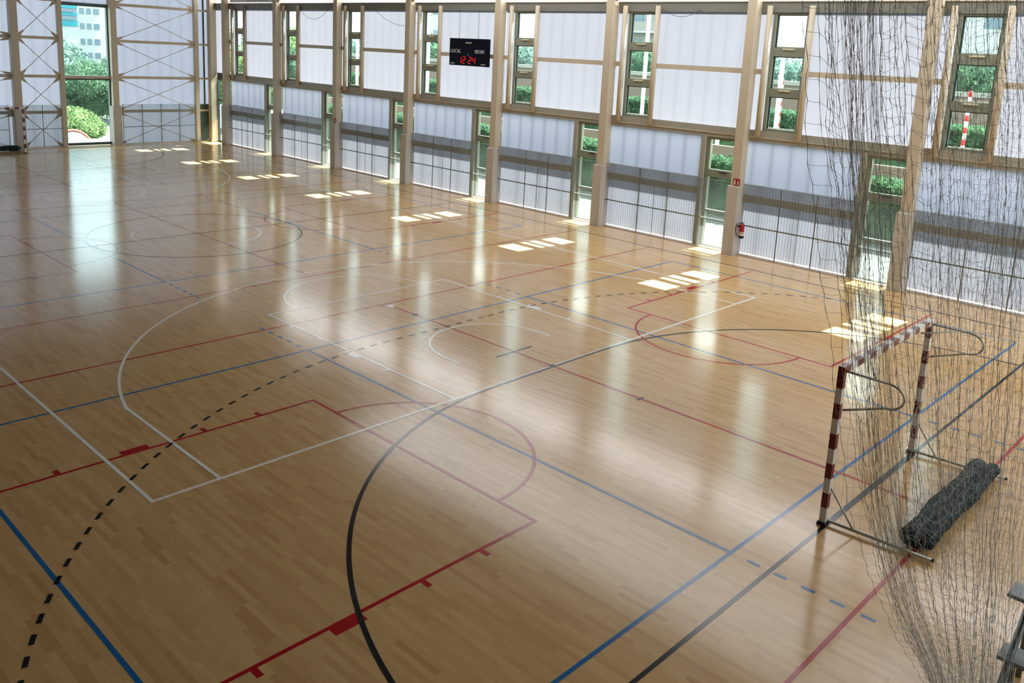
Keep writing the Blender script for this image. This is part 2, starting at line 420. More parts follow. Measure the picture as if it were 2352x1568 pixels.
for gx, sg in ((6, 1), (34, -1)):
    X = lambda v: gx+sg*v
    strip(b, (X(0), -7.625), (X(0), 7.525), .055, Wt, ZW+.0001)
    for y in (2.45, -2.43): strip(b, (X(0), y), (X(5.85), y), .05, Wt, ZW)
    strip(b, (X(5.85), -2.455), (X(5.85), 2.475), .05, Wt, ZW)
    a = (-90, 90) if sg > 0 else (90, 270)
    arc(b, (X(5.85), 0), 1.8, a[0], a[1], .05, Wt, ZW)
    arc(b, (X(1.575), 0), 1.29, a[0], a[1], .05, Wt, ZW, 40)
    for y in (1.265, -1.265): strip(b, (X(1.2), y), (X(1.6), y), .05, Wt, ZW)
    for s in (1, -1):
        for t in (1.75, 3.9, 4.85): strip(b, (X(t), s*2.45), (X(t), s*2.60), .05, Wt, ZW)
        strip(b, (X(2.6), s*2.50), (X(3.0), s*2.50), .16, Wt, ZW+.0001)
        yy = 6.6 if s > 0 else -6.68
        strip(b, (X(0), yy), (X(2.98), yy), .05, Wt, ZW)
    th = math.degrees(math.asin(6.62/6.75))
    if sg > 0: arc(b, (X(1.575), 0), 6.77, -th, th, .05, Wt, ZW, 120)
    else: arc(b, (X(1.575), 0), 6.77, 180-th, 180+th, .05, Wt, ZW, 120)
arc(b, (10.83, 0.03), .09, 0, 360, .09, Wt, ZW+.0002, 20)
b.build('basketball_court_line', fl)
for cx in (4.98, 20.0, 35.0):                              # three cross courts, red
    b = MB()
    x0, x1 = cx-5.98, cx+6.04
    for x in (x0, x1): strip(b, (x, SR), (x, 10.0), .05, Rd, ZR)
    strip(b, (x0+.2, 0), (x1, 0), .05, Rd, ZR)
    for s in (1, -1):
        for kx in (-2.45, 2.45): strip(b, (cx+kx, s*4.25), (cx+kx, s*10.0), .05, Rd, ZR)
        strip(b, (cx-2.475, s*4.25), (cx+2.475, s*4.25), .05, Rd, ZR)
        arc(b, (cx, s*4.25), 1.82, 180 if s > 0 else 0, 360 if s > 0 else 180, .05, Rd, ZR)
        for k in (-1, 1):
            for t in (8.1, 6.08, 5.2): strip(b, (cx+k*2.45, s*t), (cx+k*2.60, s*t), .07, Rd, ZR)
            strip(b, (cx+k*2.51, s*7.28), (cx+k*2.51, s*6.90), .17, Rd, ZR+.0001)
    b.build('cross_court_line', fl)
for x0 in (0.5, 15.5, 30.5):                               # three volleyball courts, blue
    b = MB(); x1 = x0+9.0
    for x in (x0, x1): strip(b, (x, -9.15), (x, 9.0), .05, Bl, ZU)
    for y in (-9.15, -3.02, 3.02, 8.92): strip(b, (x0, y), (x1, y), .05, Bl, ZU)
    for s in (1, -1):
        for k in range(5):
            for e, d in ((x1, 1), (x0, -1)):
                a = e+d*(.22+.335*k); strip(b, (a, s*3.02), (a+d*.16, s*3.02), .05, Bl, ZU)
        strip(b, (x1+.12, s*9.05), (x1+.27, s*9.05), .05, Bl, ZU)
    b.build('volleyball_court_line', fl)

# ------------------------------------------------------------ long glazed wall
COLX = [3.80, 8.80, 13.96, 19.17, 24.38, 29.52, 34.66, 39.76]      # near front edge of each column
WINX = [3.38, 8.37, 13.51, 18.68, 23.92, 29.08, 34.22, 39.25]      # far jamb of each window
COLX = [-1.3, -6.4] + COLX; WINX = [-1.75, -6.85] + WINX
order = sorted(range(len(COLX)), key=lambda i: COLX[i]); COLX = [COLX[i] for i in order]; WINX = [WINX[i] for i in order]
ZL0, ZL1, ZM0, ZM1, ZT0, ZT1 = 2.17, 3.46, 3.46, 3.80, 7.18, 7.50
nxt = COLX[1:] + [EX-0.35]
wall = MB(); low = MB()
TH = 0.04
walls = []
b = MB()
y0, y1 = WY-TH, WY
for i, (cx, wx) in enumerate(zip(COLX, WINX)):
    prev = COLX[i-1] if i else X0
    pcf = prev+0.42 if i else X0                    # far edge of the previous column
    # upper: window from wx (far jamb) to wx-0.92; panel from previous column to window
    b.panel(pcf-0.3, wx-1.04, y0, y1, ZM1, ZT0, M['poly_side'], '+y')
    b.panel(wx+0.10, cx+0.1, y0, y1, ZM1, ZT0, M['poly_side'], '+y')
    b.panel(pcf-0.3, cx+0.1, y0, y1, ZT1, ZC, M['poly_top'], '+y')
    # lower
    dx0, dx1 = pcf-0.1, pcf+0.92                    # door glass zone beside the previous column
    b.panel(dx1+0.30, cx+0.1, y0, y1, ZL0, ZL1, M['poly_low'], '+y')
    b.panel(dx1+0.30, cx+0.1, y0, y1, 0.06, ZL0, M['poly_guard'], '+y')
# last bay to the corner
cx = COLX[-1]
b.panel(cx+0.3, EX, y0, y1, ZM1, ZT0, M['poly_side'], '+y'); b.panel(cx+0.3, EX, y0, y1, ZT1, ZC, M['poly_top'], '+y')
wr = struct(b.build('wall_right'))
# long beams, parts of the wall
MB().box(X0, EX, WY-0.05, WY+0.10, ZT0, ZT1, M['beam_dk']).box(X0, EX, WY-0.1, WY+0.14, ZT1-0.03, ZT1, M['steel']).build('top_beam', wr)
MB().box(X0, COLX[-1]+0.3, WY-0.12, WY+0.10, ZM0, ZM1, M['steel_dk']).box(X0, COLX[-1]+0.3, WY-0.12, WY+0.13, ZM0+0.12, ZM0+0.145, M['steel']).build('middle_beam', wr)
struct(MB().box(X0, COLX[-1]+0.3, WY-0.05, WY+0.20, 0.0, 0.035, M['trim']).build('baseboard_right'))  # floor trim, its pale colour stands for sunlight leaking in along the floor

wnum = 0; dnum = 0
for i, (cx, wx) in enumerate(zip(COLX, WINX)):
    prev = COLX[i-1] if i else X0; pcf = prev+0.42 if i else X0
    # --- window with three sashes
    wnum += 1
    w0, w1 = wx-0.92, wx
    fr = MB()
    fr.box(w0-0.12, w0, WY-0.07, WY+0.05, ZM1, ZT0, M['frame']); fr.box(w1, w1+0.10, WY-0.07, WY+0.05, ZM1, ZT0, M['frame'])
    for za, zb in ((ZM1, 3.88), (4.80, 5.04), (5.95, 6.21), (7.12, ZT0)):
        fr.box(w0, w1, WY-0.07, WY+0.04, za, zb, M['frame'])
    win = struct(fr.build('window_%d' % wnum))
    for za, zb in ((3.88, 4.80), (5.04, 5.95), (6.21, 7.12)):
        s = MB()
        for q in ((w0, w0+.035, za, zb), (w1-.05, w1, za, zb)): s.box(q[0], q[1], WY-0.05, WY-0.01, q[2], q[3], M['darkframe'])
        s.box(w0, w1, WY-0.05, WY-0.01, za, za+.025, M['steel_dk']); s.box(w0, w1, WY-0.05, WY-0.01, zb-.025, zb, M['darkframe'])
        sash = s.build('sash', win)
        MB().box(w0+.03, w1-.04, WY-0.034, WY-0.026, za+.02, zb-.02, M['glass']).build('pane', sash)
        if za > 4: MB().box((w0+w1)/2-.18, (w0+w1)/2+.18, WY+0.04, WY+0.075, za-.07, za-.035, M['cream']).build('handle', sash)
    for tx, tr in ((w1+0.17, 0.085), (w0-0.19, 0.085)):
        t = MB(); t.tube([(tx, WY+0.17, 3.62), (tx, WY+0.17, 7.36)], tr, M['steel'], 14)
        t.box(tx-.06, tx+.06, WY, WY+.12, 3.60, 3.72, M['steel']); t.box(tx-.06, tx+.06, WY, WY+.12, 7.22, 7.34, M['steel'])
        t.build('round_mullion', win)
    MB().box(w0-.10, w1+.04, WY-0.50, WY-0.44, 6.05, 6.21, M['pole']).build('outer_rail', win)
    # rails across the panels
    MB().box(pcf-0.15, w0-0.05, WY+0.02, WY+0.25 if 0 else WY+0.16, 5.42, 5.57, M['steel']).box(w1+0.25, cx+0.1, WY+0.02, WY+0.16, 5.42, 5.57, M['steel']).build('panel_rail', wr)
    # --- glazed door leaf beside the previous column, seen through the guard sheet
    if i:
        dnum += 1
        d0, d1 = pcf-0.08, pcf+0.92
        f = MB()
        f.box(d1, d1+0.12, WY-0.07, WY+0.05, 0, ZM0, M['frame']); f.box(d0-.05, d0+.06, WY-0.07, WY+0.05, 0, ZM0, M['frame'])
        for za, zb in ((0, .09), (1.12, 1.20), (2.22, 2.46), (3.38, ZM0)): f.box(d0, d1, WY-0.07, WY+0.04, za, zb, M['frame'])
        dr = struct(f.build('door_%d' % dnum))
        MB().box(d1+0.13, d1+0.30, WY-0.05, WY+0.13, 0, ZM0+0.06, M['steel_dk']).build('door_post', dr)
        for za, zb in ((.09, 1.12), (1.20, 2.22), (2.46, 3.38)):
            MB().box(d0+.06, d1, WY-0.03, WY-0.022, za, zb, M['glass']).build('pane', dr)
        MB().box((d0+d1)/2-.14, (d0+d1)/2+.14, WY+.04, WY+.06, 2.38, 2.41, M['seal']).build('handle', dr)
    # --- guard sheet with its bars, in front of the lower wall
    g0, g1 = pcf+0.02, cx-0.02
    gd = MB().panel(g0, g1, WY+0.26, WY+0.264, 0.05, ZL0, M['guard'], '+y').build('guard_sheet', wr)
    gb = MB()
    gb.box(g0, g1, WY+0.235, WY+0.255, 0.93, 0.965, M['frame'])
    vx = [g0+0.98+0.03, g0+0.98+1.22, g0+0.98+2.33] if i else []
    for x in vx: gb.box(x-.014, x+.014, WY+0.235, WY+0.255, 0.05, ZL0, M['frame'])
    if vx: gb.box(vx[1]+.50, vx[1]+.515, WY+0.235, WY+0.25, 0.05, 1.66, M['frame'])
    gb.box(g0, g1, WY+0.235, WY+0.265, ZL0, ZL0+.012, M['frame'])
    gb.build('guard_bars', wr)
    MB().box(pcf+1.25, cx+.02, WY+0.01, WY+0.15, 1.64, 1.86, M['steel_dk']).build('guard_band', wr)
# corner door beyond the last column
dnum += 1
cx = COLX[-1]+.42; d0, d1 = cx, EX-0.62
f = MB()
for a, c in ((d0-.05, d0+.08), (d1-.06, d1)): f.box(a, c, WY-.07, WY+.05, 0, ZM0+.1, M['darkframe'])
for za, zb in ((0, .1), (2.3, 2.38), (3.42, ZM1)): f.box(d0, d1, WY-.07, WY+.04, za, zb, M['darkframe'])
dr = struct(f.build('door_%d' % dnum))
for za, zb in ((.1, 2.3), (2.38, 3.42)): MB().box(d0+.08, d1-.06, WY-.03, WY-.022, za, zb, M['glass']).build('pane', dr)

# outside: canopy over the doors and a sun rail along the windows
MB().panel(X0, EX, WY-1.68, WY-0.13, 3.50, 3.54, M['poly_canopy'], '-z').build('outer_canopy', wr)

# columns
clabels = {
 -6.4: None, -1.3: None,
 3.80: 'beige steel column partly behind the hanging net, near the striped goal',
 8.80: 'beige steel column with a red fire sign and the extinguisher beside its base',
 13.96: 'beige steel column just left of the one with the fire extinguisher',
 19.17: 'beige steel column immediately right of the black scoreboard',
 24.38: 'beige steel column next left of the scoreboard',
 29.52: 'slim beige steel column with a small red sign, well left of the scoreboard',
 34.66: 'beige steel column just right of the white banner lettering, second from far corner',
 39.76: 'beige steel column nearest the far corner beside the green glazed door'}
for i, cx in enumerate(COLX):
    lb = clabels[cx]
    if lb is None: continue
    t = thing('steel_column', lb, 'column', (cx+.2, -11.55, 0), 'columns along the long window wall')
    zt = ZC
    MB().bbox(cx, cx+.38, -11.77, -11.30, 0, 2.11, M['plaster'], .015).build('plastered_base', t)
    s = MB().bbox(cx+.03, cx+.33, -11.70, -11.38, 2.11, zt, M['steel'], .01)
    s.build('shaft', t)
    if cx in (3.80, 13.96, 24.38, 34.66):
        k = MB()
        for e in (1, -1): k.tube([(cx+.18, -11.5, 7.42), (cx+.18+e*.85, -11.5, 8.3), (cx+.18+e*1.7, -11.5, ZC-.02)], .085, M['steel'], 10)
        k.box(cx+.0, cx+.36, -11.60, -11.40, 7.34, 7.50, M['steel'])
        k.build('branching_strut', t)

# fire signs
for cx, lb in ((8.80, 'red extinguisher pictogram sign on the column above the fire extinguisher'), (29.52, 'red extinguisher pictogram sign on the column well left of the scoreboard')):
    t = thing('fire_sign', lb, 'sign', (cx+.12, -11.37, 2.22), 'fire extinguisher signs')
    MB().box(cx+.01, cx+.23, -11.378, -11.37, 2.125, 2.335, M['redsign']).build('sign_plate', t)
    y0, y1 = -11.371, -11.366
    MB().box(cx+.155, cx+.205, y0, y1, 2.15, 2.245, M['cream']).box(cx+.165, cx+.195, y0, y1, 2.245, 2.275, M['cream']).box(cx+.15, cx+.185, y0, y1, 2.275, 2.297, M['cream']).build('extinguisher_pictogram', t)
    MB().add([(cx+.05,y1,2.15),(cx+.085,y1,2.15),(cx+.085,y1,2.26),(cx+.06,y1,2.28),(cx+.045,y1,2.24)], [(0,1,2,3,4)], M['cream']).build('flame_pictogram', t)

# fire extinguisher, hung on the side of the column
ex, ey = 8.66, -11.50
t = thing('fire_extinguisher', 'red fire extinguisher with black hose hung on the column by the wall', 'fire extinguisher', (ex, ey, .56))
prof = [(0, .56), (.078, .56), (.082, .60), (.080, .63)]
def lathe(b, c, prof, m, n=20):
    vs = []; fs = []
    for r, z in prof:
        for k in range(n): a = 2*math.pi*k/n; vs.append((c[0]+r*math.cos(a), c[1]+r*math.sin(a), z))
    for i in range(len(prof)-1):
        for k in range(n): l=(k+1)%n; fs.append((i*n+k,i*n+l,(i+1)*n+l,(i+1)*n+k))
    b.add(vs, fs, m, True)
b = MB(); lathe(b, (ex, ey), [(0,.60),(.076,.60),(.078,.90),(.072,.945),(.045,.975),(.026,.985),(.024,1.0),(0,1.0)], M['ext_red']); cyl = b.build('cylinder', t)
b = MB(); lathe(b, (ex, ey), [(0,.555),(.072,.555),(.081,.57),(.081,.625),(0,.626)], M['rubber']); b.build('black_foot', t)
b = MB(); lathe(b, (ex, ey), [(.0775,.64),(.0785,.641),(.0785,.70),(.0775,.701)], M['cream']); lathe(b, (ex, ey), [(.0775,.72),(.0787,.721),(.0787,.75),(.0775,.751)], M['cream']); b.build('paper_label', cyl)
b = MB(); lathe(b, (ex, ey), [(0,1.0),(.022,1.0),(.022,1.03),(0,1.031)], M['rubber'])
b.tube([(ex, ey, 1.03), (ex-.03, ey+.03, 1.06), (ex-.10, ey+.09, 1.075)], .008, M['rubber'], 6); b.tube([(ex, ey, 1.02), (ex-.05, ey+.05, 1.02), (ex-.10, ey+.09, 1.0)], .008, M['rubber'], 6); b.build('lever_handle', t)
b = MB(); hp = [(ex+.02, ey+.0, 1.01), (ex+.06, ey+.07, 1.02), (ex+.10, ey+.12, .98), (ex+.13, ey+.15, .88), (ex+.12, ey+.14, .74), (ex+.085, ey+.10, .64), (ex+.05, ey+.075, .60)]
b.tube(hp, .011, M['rubber'], 8); b.build('hose', t)
b = MB().box(ex+.05, ex+.14, ey-.03, ey+.03, .88, .93, M['rubber']); b.build('wall_bracket', t)

# scoreboard
bx0, bx1, by, bz0, bz1 = 19.60, 21.72, -11.20, 5.10, 6.12
t = thing('scoreboard', 'black electronic scoreboard reading 12 24 in red, hung before the window wall', 'scoreboard', ((bx0+bx1)/2, by, bz0))
MB().bbox(bx0, bx1, by-.14, by, bz0, bz1, M['sb'], .006).build('housing', t)
c = MB()
for x in (20.2, 21.25): c.tube([(x, by-.07, bz1), (x, by-.07, ZC-.02)], .006, M['cable'], 5)
c.build('suspension_cable', t)
cxm = (bx0+bx1)/2
text('LOCAL', .19, M['sbtxt'], (bx1-.36, by+.004, 5.58), t, sx=.95)
text('VISITANT', .19, M['sbtxt'], (bx0+.43, by+.004, 5.58), t, sx=.68)
text('PERIODE', .085, M['sbtxt'], (cxm-.01, by+.004, 5.93), t)
text('FALTES', .075, M['sbtxt'], (bx1-.19, by+.004, 5.15), t)
text('FALTES', .075, M['sbtxt'], (bx0+.22, by+.004, 5.15), t)
MB().box(cxm-.06, cxm+.04, by, by+.004, 5.50, 5.515, M['teal']).box(cxm+.02, cxm+.04, by, by+.004, 5.515, 5.56, M['teal']).build('small_emblem', t)
SEG = {'1': 'bc', '2': 'abged', '4': 'fgbc'}
def seg(d, x, z, w, h):
    s = MB(); q = .024; sk = .03
    for k in SEG[d]:
        P = {'a': ((0, h), (w, h)), 'g': ((0, h/2), (w, h/2)), 'd': ((0, 0), (w, 0)), 'b': ((w, h/2), (w, h)), 'c': ((w, 0), (w, h/2)), 'e': ((0, 0), (0, h/2)), 'f': ((0, h/2), (0, h))}[k]
        (a, c_), (e, g_) = P
        fx = lambda u, v: x-(u+sk*v/h)
        if a == e: pts = [(fx(a, c_+.012)+q/2, c_+.012), (fx(a, c_+.012)-q/2, c_+.012), (fx(a, g_-.012)-q/2, g_-.012), (fx(a, g_-.012)+q/2, g_-.012)]
        else: pts = [(fx(a+.012, c_), c_-q/2), (fx(e-.012, c_), c_-q/2), (fx(e-.012, c_), c_+q/2), (fx(a+.012, c_), c_+q/2)]
        s.add([(px, by+.004, z+pz) for px, pz in pts] + [(px, by+.001, z+pz) for px, pz in pts], [(3,2,1,0),(0,1,5,4),(1,2,6,5),(2,3,7,6),(3,0,4,7)], M['led'])
    s.build('led_digit', t)
for d, x in (('1', 21.19), ('2', 20.97), ('2', 20.63), ('4', 20.41)): seg(d, x, 5.19, .13, .24)

# white banner above the top beam near the far corner
t = thing('banner', 'white banner with grey lettering above the top beam near the far corner', 'banner', (37.2, WY+.12, 7.52))
MB().box(35.1, 39.7, WY+.10, WY+.12, 7.52, 8.7, M['signwhite']).build('banner_sheet', t)
text('de Barcelona', .42, M['signtxt'], (37.95, WY+.124, 7.60), t, align='LEFT', sx=.92)
b = MB(); b.add([(38.72+.12*math.cos(a), WY+.124, 7.72+.12*math.sin(a)) for a in (0, 1.57, 3.14, 4.71)], [(0,1,2,3)], M['signtxt']); b.build('emblem', t)

# ------------------------------------------------------------ end wall
EY = lambda y: 11.65+(y-11.65)*1.0044
b = MB(); e0, e1 = EX, EX+.04
wy0, wy1 = EY(-6.2), EY(-3.98)
b.panel(e0, e1, wy1+.1, Y1, 2.05, ZC, M['poly_end'], '-x'); b.panel(e0, e1, WY, wy0-.1, 2.05, ZC, M['poly_end'], '-x')
b.panel(e0, e1, wy0-.1, wy1+.1, 7.0, ZC, M['poly_end'], '-x')
pe = poly('polycarbonate_end_lower', (0.24, 0.255, 0.285, 1), 1, 1.04, seam=0.8)
b.panel(e0, e1, wy1+.1, Y1, .05, 2.05, pe, '-x'); b.panel(e0, e1, WY, wy0-.1, .05, 2.05, pe, '-x')
wf = struct(b.build('wall_far'))
struct(MB().box(EX-.16, EX, wy1+.1, Y1, 0, .05, M['pole']).box(EX-.16, EX, -10.9, wy0-.5, 0, .05, M['pole']).build('baseboard_far'))
for a, c in ((wy1+.12, EY(-1.9)), (EY(-1.4), 2.8), (-10.75, wy0-.48)):
    MB().panel(EX-.24, EX-.236, a, c, .05, 2.08, M['guard'], '-x').build('guard_sheet', wf)
    gb = MB().box(EX-.23, EX-.21, a, c, .90, .93, M['frame'])
    n = max(1, round((c-a)/1.04))
    for k in range(n+1): y = a+(c-a)*k/n; gb.box(EX-.23, EX-.21, y-.014, y+.014, .05, 2.08, M['frame'])
    gb.build('guard_bars', wf)
# tall end window
fz = [(0.03, .16), (3.28, 3.50), (6.86, 7.02)]
f = MB()
f.box(EX-.12, EX+.08, wy0-.10, wy0+.10, 0, 7.02, M['darkframe']); f.box(EX-.10, EX+.06, wy1-.04, wy1+.04, 0, 3.3, M['darkframe']); f.box(EX-.06, EX+.06, wy1-.02, wy1+.06, 3.3, 7.02, M['frame'])
for a, c in fz: f.box(EX-.10, EX+.06, wy0, wy1, a, c, M['darkframe'])
f.box(EX-.2, EX-.10, wy0-.1, wy1+.1, 3.36, 3.50, M['steel'])
wnum += 1
win = struct(f.build('window_%d' % wnum))
for a, c in ((.16, 3.28), (3.50, 6.86)): MB().box(EX-.02, EX-.012, wy0+.1, wy1-.04, a, c, M['glass2']).build('pane', win)
# end columns
ecols = [(EY(-6.46), EY(-6.16), .06, 'white-based steel column at the right side of the tall end window'),
         (EY(-1.98), EY(-1.66), .06, 'white-based steel column on the end wall right behind the far goal'),
         (EY(-10.82), EY(-10.60), .0, 'slim steel post at the right end of the end wall, by the corner'),
         (EY(-3.97), EY(-3.76), .0, 'slim steel post at the left edge of the tall end window')]
for ya, yb, bs, lb in ecols:
    t = thing('end_wall_column', lb, 'column', (EX-.2, (ya+yb)/2, 0), 'columns of the end wall')
    if bs:
        MB().bbox(EX-.50, EX-.02, ya-bs, yb+bs, 0, 2.0, M['plaster'], .012).build('plastered_base', t)
        MB().bbox(EX-.42, EX-.02, ya, yb, 2.0, ZC, M['steel'], .01).build('shaft', t)
    else: MB().bbox(EX-.26, EX-.02, ya, yb, 0, ZC, M['steel'], .01).build('shaft', t)
for y in (3.2, 7.8, 12.4):
    t = thing('end_wall_column', 'steel column of the end wall left of the goal', 'column', (EX-.2, y, 0), 'columns of the end wall')
    MB().bbox(EX-.5, EX-.02, y-.2, y+.2, 0, 2.0, M['plaster'], .012).build('plastered_base', t); MB().bbox(EX-.42, EX-.02, y-.15, y+.15, 2.0, ZC, M['steel'], .01).build('shaft', t)
# rails and braces
LV = [1.71, 3.44, 5.26, 7.06, 8.86]
def bay(ya, yb, brace=True):
    r = MB()
    for z in LV: r.box(EX-.16, EX-.02, ya, yb, z-.07, z+.07, M['steel'])
    r.build('end_rail', wf)
    if brace:
        zz = [0.05]+LV
        for k in range(len(LV)):
            br = MB()
            a, c = zz[k]+(.0 if k == 0 else .07), zz[k+1]-.07
            for p, q in (((ya+.05, a), (yb-.05, c)), ((ya+.05, c), (yb-.05, a))):
                br.tube([(EX-.19, p[0], p[1]), (EX-.19, q[0], q[1])], .016, M['steel'], 6)
                for (e, o) in ((p, q), (q, p)):
                    d = (Vector((0, o[0]-e[0], o[1]-e[1]))).normalized(); n = Vector((0, -d.z, d.y)); P = Vector((EX-.19, e[0], e[1]))
                    g = [P+n*.10, P-n*.10, P+d*.34-n*.03, P+d*.34+n*.03]
                    br.add([v+Vector((.006,0,0)) for v in g]+[v-Vector((.006,0,0)) for v in g], [(0,1,2,3),(7,6,5,4),(0,4,5,1),(1,5,6,2),(2,6,7,3),(3,7,4,0)], M['steel'])
            br.build('cross_brace', wf)
bay(EY(-10.6), EY(-6.46)); bay(EY(-3.76), EY(-1.98)); bay(EY(-1.66), 3.05)
r = MB()
for z in (1.71, 3.44, 5.26, 7.06): r.box(EX-.16, EX-.02, WY+.02, EY(-10.82), z-.05, z+.05, M['steel'])
r.box(EX-.1, EX-.02, -11.32, -11.26, 0, ZC, M['seal']); r.box(EX-.12, EX-.02, WY+.02, EY(-10.83), 0, 2.05, M['darkframe'])
r.build('corner_infill', wf)
t = thing('steel_column', 'pale steel column standing in the far corner of the hall', 'column', (41.75, -11.6, 0), 'columns along the long window wall')
MB().bbox(41.42, 41.78, -11.78, -11.42, 0, ZC, M['steel'], .01).build('shaft', t)
MB().bbox(41.37, 41.83, -11.78, -11.36, 0, .12, M['steel'], .02).build('foot_plate', t)

# ------------------------------------------------------------ goals
def striped(b, p, q, w, first, m0, m1, step=.2):
    p, q = Vector(p), Vector(q); L = (q-p).length; n = round(L/step); d = (q-p)/n
    ax = 0 if abs(d.x) > .01 else 1 if abs(d.y) > .01 else 2
    for k in range(n):
        a, c = p+d*k, p+d*(k+1)
        lo = [min(a[i], c[i]) for i in range(3)]; hi = [max(a[i], c[i]) for i in range(3)]
        for i in range(3):
            if i != ax: lo[i] -= w/2; hi[i] += w/2
        b.box(lo[0], hi[0], lo[1], hi[1], lo[2], hi[2], m0 if (k+first) % 2 == 0 else m1)
def net_grid(b, P, nu, nv, r, m, skip=None, jig=.012, sides=3):
    g = [[P(i/nu, j/nv)+Vector([random.uniform(-jig, jig) for _ in range(3)]) for j in range(nv+1)] for i in range(nu+1)]
    for i in range(nu+1): b.tube(g[i], r, m, sides, True, False)
    for j in range(nv+1): b.tube([g[i][j] for i in range(nu+1)], r, m, sides, True, False)
def goal(gx, sg, label):
    """sg=+1: opening faces +x"""
    t = thing('handball_goal', label, 'goal', (gx, 0, 0), 'handball goals')
    X = lambda v: gx-sg*v                                   # v metres behind the goal line
    cxp = gx+sg*.04
    W_, R_ = M['post_white'], M['post_red']
    for s in (1, -1):
        b = MB(); striped(b, (cxp, s*1.54, 0.04), (cxp, s*1.54, 2.04), .08, 0, W_, R_); gp = b.build('goal_post', t)
        MB().bbox(cxp-.06, cxp+.06, s*1.54-.065, s*1.54+.065, 0, .045, M['rubber'], .01).build('post_foot', gp)
        h = MB(); y = s*1.52
        pts = [(X(0), y, 2.06), (X(.50), y, 2.055)]
        for k in range(9): a = math.pi/2-math.pi*k/8; pts.append((X(.50+.22*math.cos(a)), y, 1.90+.16*math.sin(a)))
        pts += [(X(.02), y, 1.56)]
        h.tube(pts, .015, M['tube'], 8); h.build('net_hanger', t)
        g = MB(); g.tube([(X(.0), s*1.50, .05), (X(1.25), s*(1.42 if s > 0 else 1.62), .045)], .022, M['tube'], 8)
        g.tube([(X(1.25), s*(1.42 if s > 0 else 1.62), .045), (X(1.27), s*(1.42 if s > 0 else 1.62), .045)], .025, M['rubber'], 8); g.build('ground_tube', t)
        d = MB(); d.tube([(X(0), s*1.52, .50), (X(.33), s*1.50, .06)], .012, M['tube'], 6); d.build('diagonal_strut', t)
    b = MB(); striped(b, (cxp, 1.58, 2.08), (cxp, -1.58, 2.08), .08, 0, R_, W_, .1975); b.build('crossbar', t)
    b = MB()
    for s in (1, -1): MB().tube([(X(.05), s*.9, 2.06), (X(.36), s*1.50, 2.05)], .012, M['tube'], 6).build('corner_stay', t)
    # net: top, back and two sides
    n = MB()
    def back(u, v):
        y = 1.5-3.0*u; sag = math.sin(math.pi*u)
        if v < .25: q = v/.25; x = .02+.66*q-(.10*sag*q); z = 2.05-.05*q-.10*sag*math.sin(math.pi*q*.5)
        else:
            q = (v-.25)/.75; x = .68-.10*sag*(1-q)+.42*q**1.6+.05*math.sin(9*u+4*q); z = 2.0-.10*sag*(1-q)-(1.82-.10*sag)*q
        return Vector((X(x), y, max(z, .05)))
    net_grid(n, back, 30, 26, .0012, M['gnet'])
    for s in (1, -1):
        def side(u, v):
            top = .02+.66*u; bot = .02+1.05*u
            z = 2.05-2.0*v; x = top+(bot-top)*v**1.4
            return Vector((X(x), s*(1.5-.05*math.sin(math.pi*u)*math.sin(math.pi*v)), max(z, .04)))
        net_grid(n, side, 8, 20, .0012, M['gnet'])
    n.build('goal_net', t)
    return t
def weight(gx, sg, label):
    """rolled dark weight lying across the back of the goal"""
    b = MB(); X = lambda v: gx-sg*v
    for off, zz, rr, ph in ((.92, .15, .12, 0.0), (1.08, .13, .105, 1.3)):
        pts = []; rad = []
        ya, yb = (1.38, -1.62) if off < 1 else (1.30, -1.70)
        for k in range(33):
            q = k/32; y = ya+(yb-ya)*q
            e = min(1, math.sqrt(max(0.0, 1-((abs(q-.5)-.46)/.04)**2))) if abs(q-.5) > .46 else 1
            rad.append(rr*(.35+.65*e)*(1+.05*math.sin(q*23+ph)+.04*math.sin(q*51+ph))); pts.append((X(off+.015*math.sin(q*11+ph)), y, zz+.006*math.sin(q*17)))
        b.tube(pts, rr, M['bag'], 16, True, True, rad)
    o = b.build('padded_rear_bar', gl)
    o['label'] = 'dark teal padded bar across the back feet'
    n = MB()                                                # loose net lying over the roll
    def over(u, v):
        y = 1.42-3.1*u; a = math.pi*(.05+.9*v)
        x = 1.0-.27*math.cos(a); z = .10+.21*math.sin(a)
        return Vector((X(x), y+.05*math.sin(7*v+20*u), z+random.uniform(0, .02)))
    net_grid(n, over, 18, 4, .0012, M['gnet'], jig=.03)
    return o, n
gl = goal(0.0, 1, 'red and white striped handball goal behind the hanging net, at right')
o, n = weight(0.0, 1, '')
n.build('net_skirt', o)
gl = goal(40.0, -1, 'red and white striped handball goal at the far end wall')
o, n = weight(40.0, -1, '')
n.build('net_skirt', o)

# ------------------------------------------------------------ ball stop net hanging in front of the goal
Lb = [(-2.1, 7.95, 9.3), (-2.1, 7.93, 7.2), (-2.1, 7.89, 5.97), (-2.1, 7.674, 5.384), (-2.1, 7.241, 4.444), (-2.12, 7.081, 4.043), (-2.15, 6.905, 3.612), (-2.2, 6.662, 2.99), (-2.25, 6.446, 2.567), (-2.3, 6.075, 2.071), (-2.4, 5.397, 1.324), (-2.45, 4.85, .7), (-2.5, 4.6, .12)]
Rb = [(-2.15, 4.5, 9.3), (-2.15, 4.2, 7.5), (-2.15, 4.054, 6.265), (-2.15, 3.207, 5.259), (-2.25, 3.063, 3.726), (-2.35, 3.258, 2.786), (-2.5, 3.999, 2.087), (-2.62, 4.454, 1.562), (-2.72, 4.89, 1.204), (-2.8, 5.0, .8), (-2.84, 4.95, .45), (-2.86, 4.9, .12)]
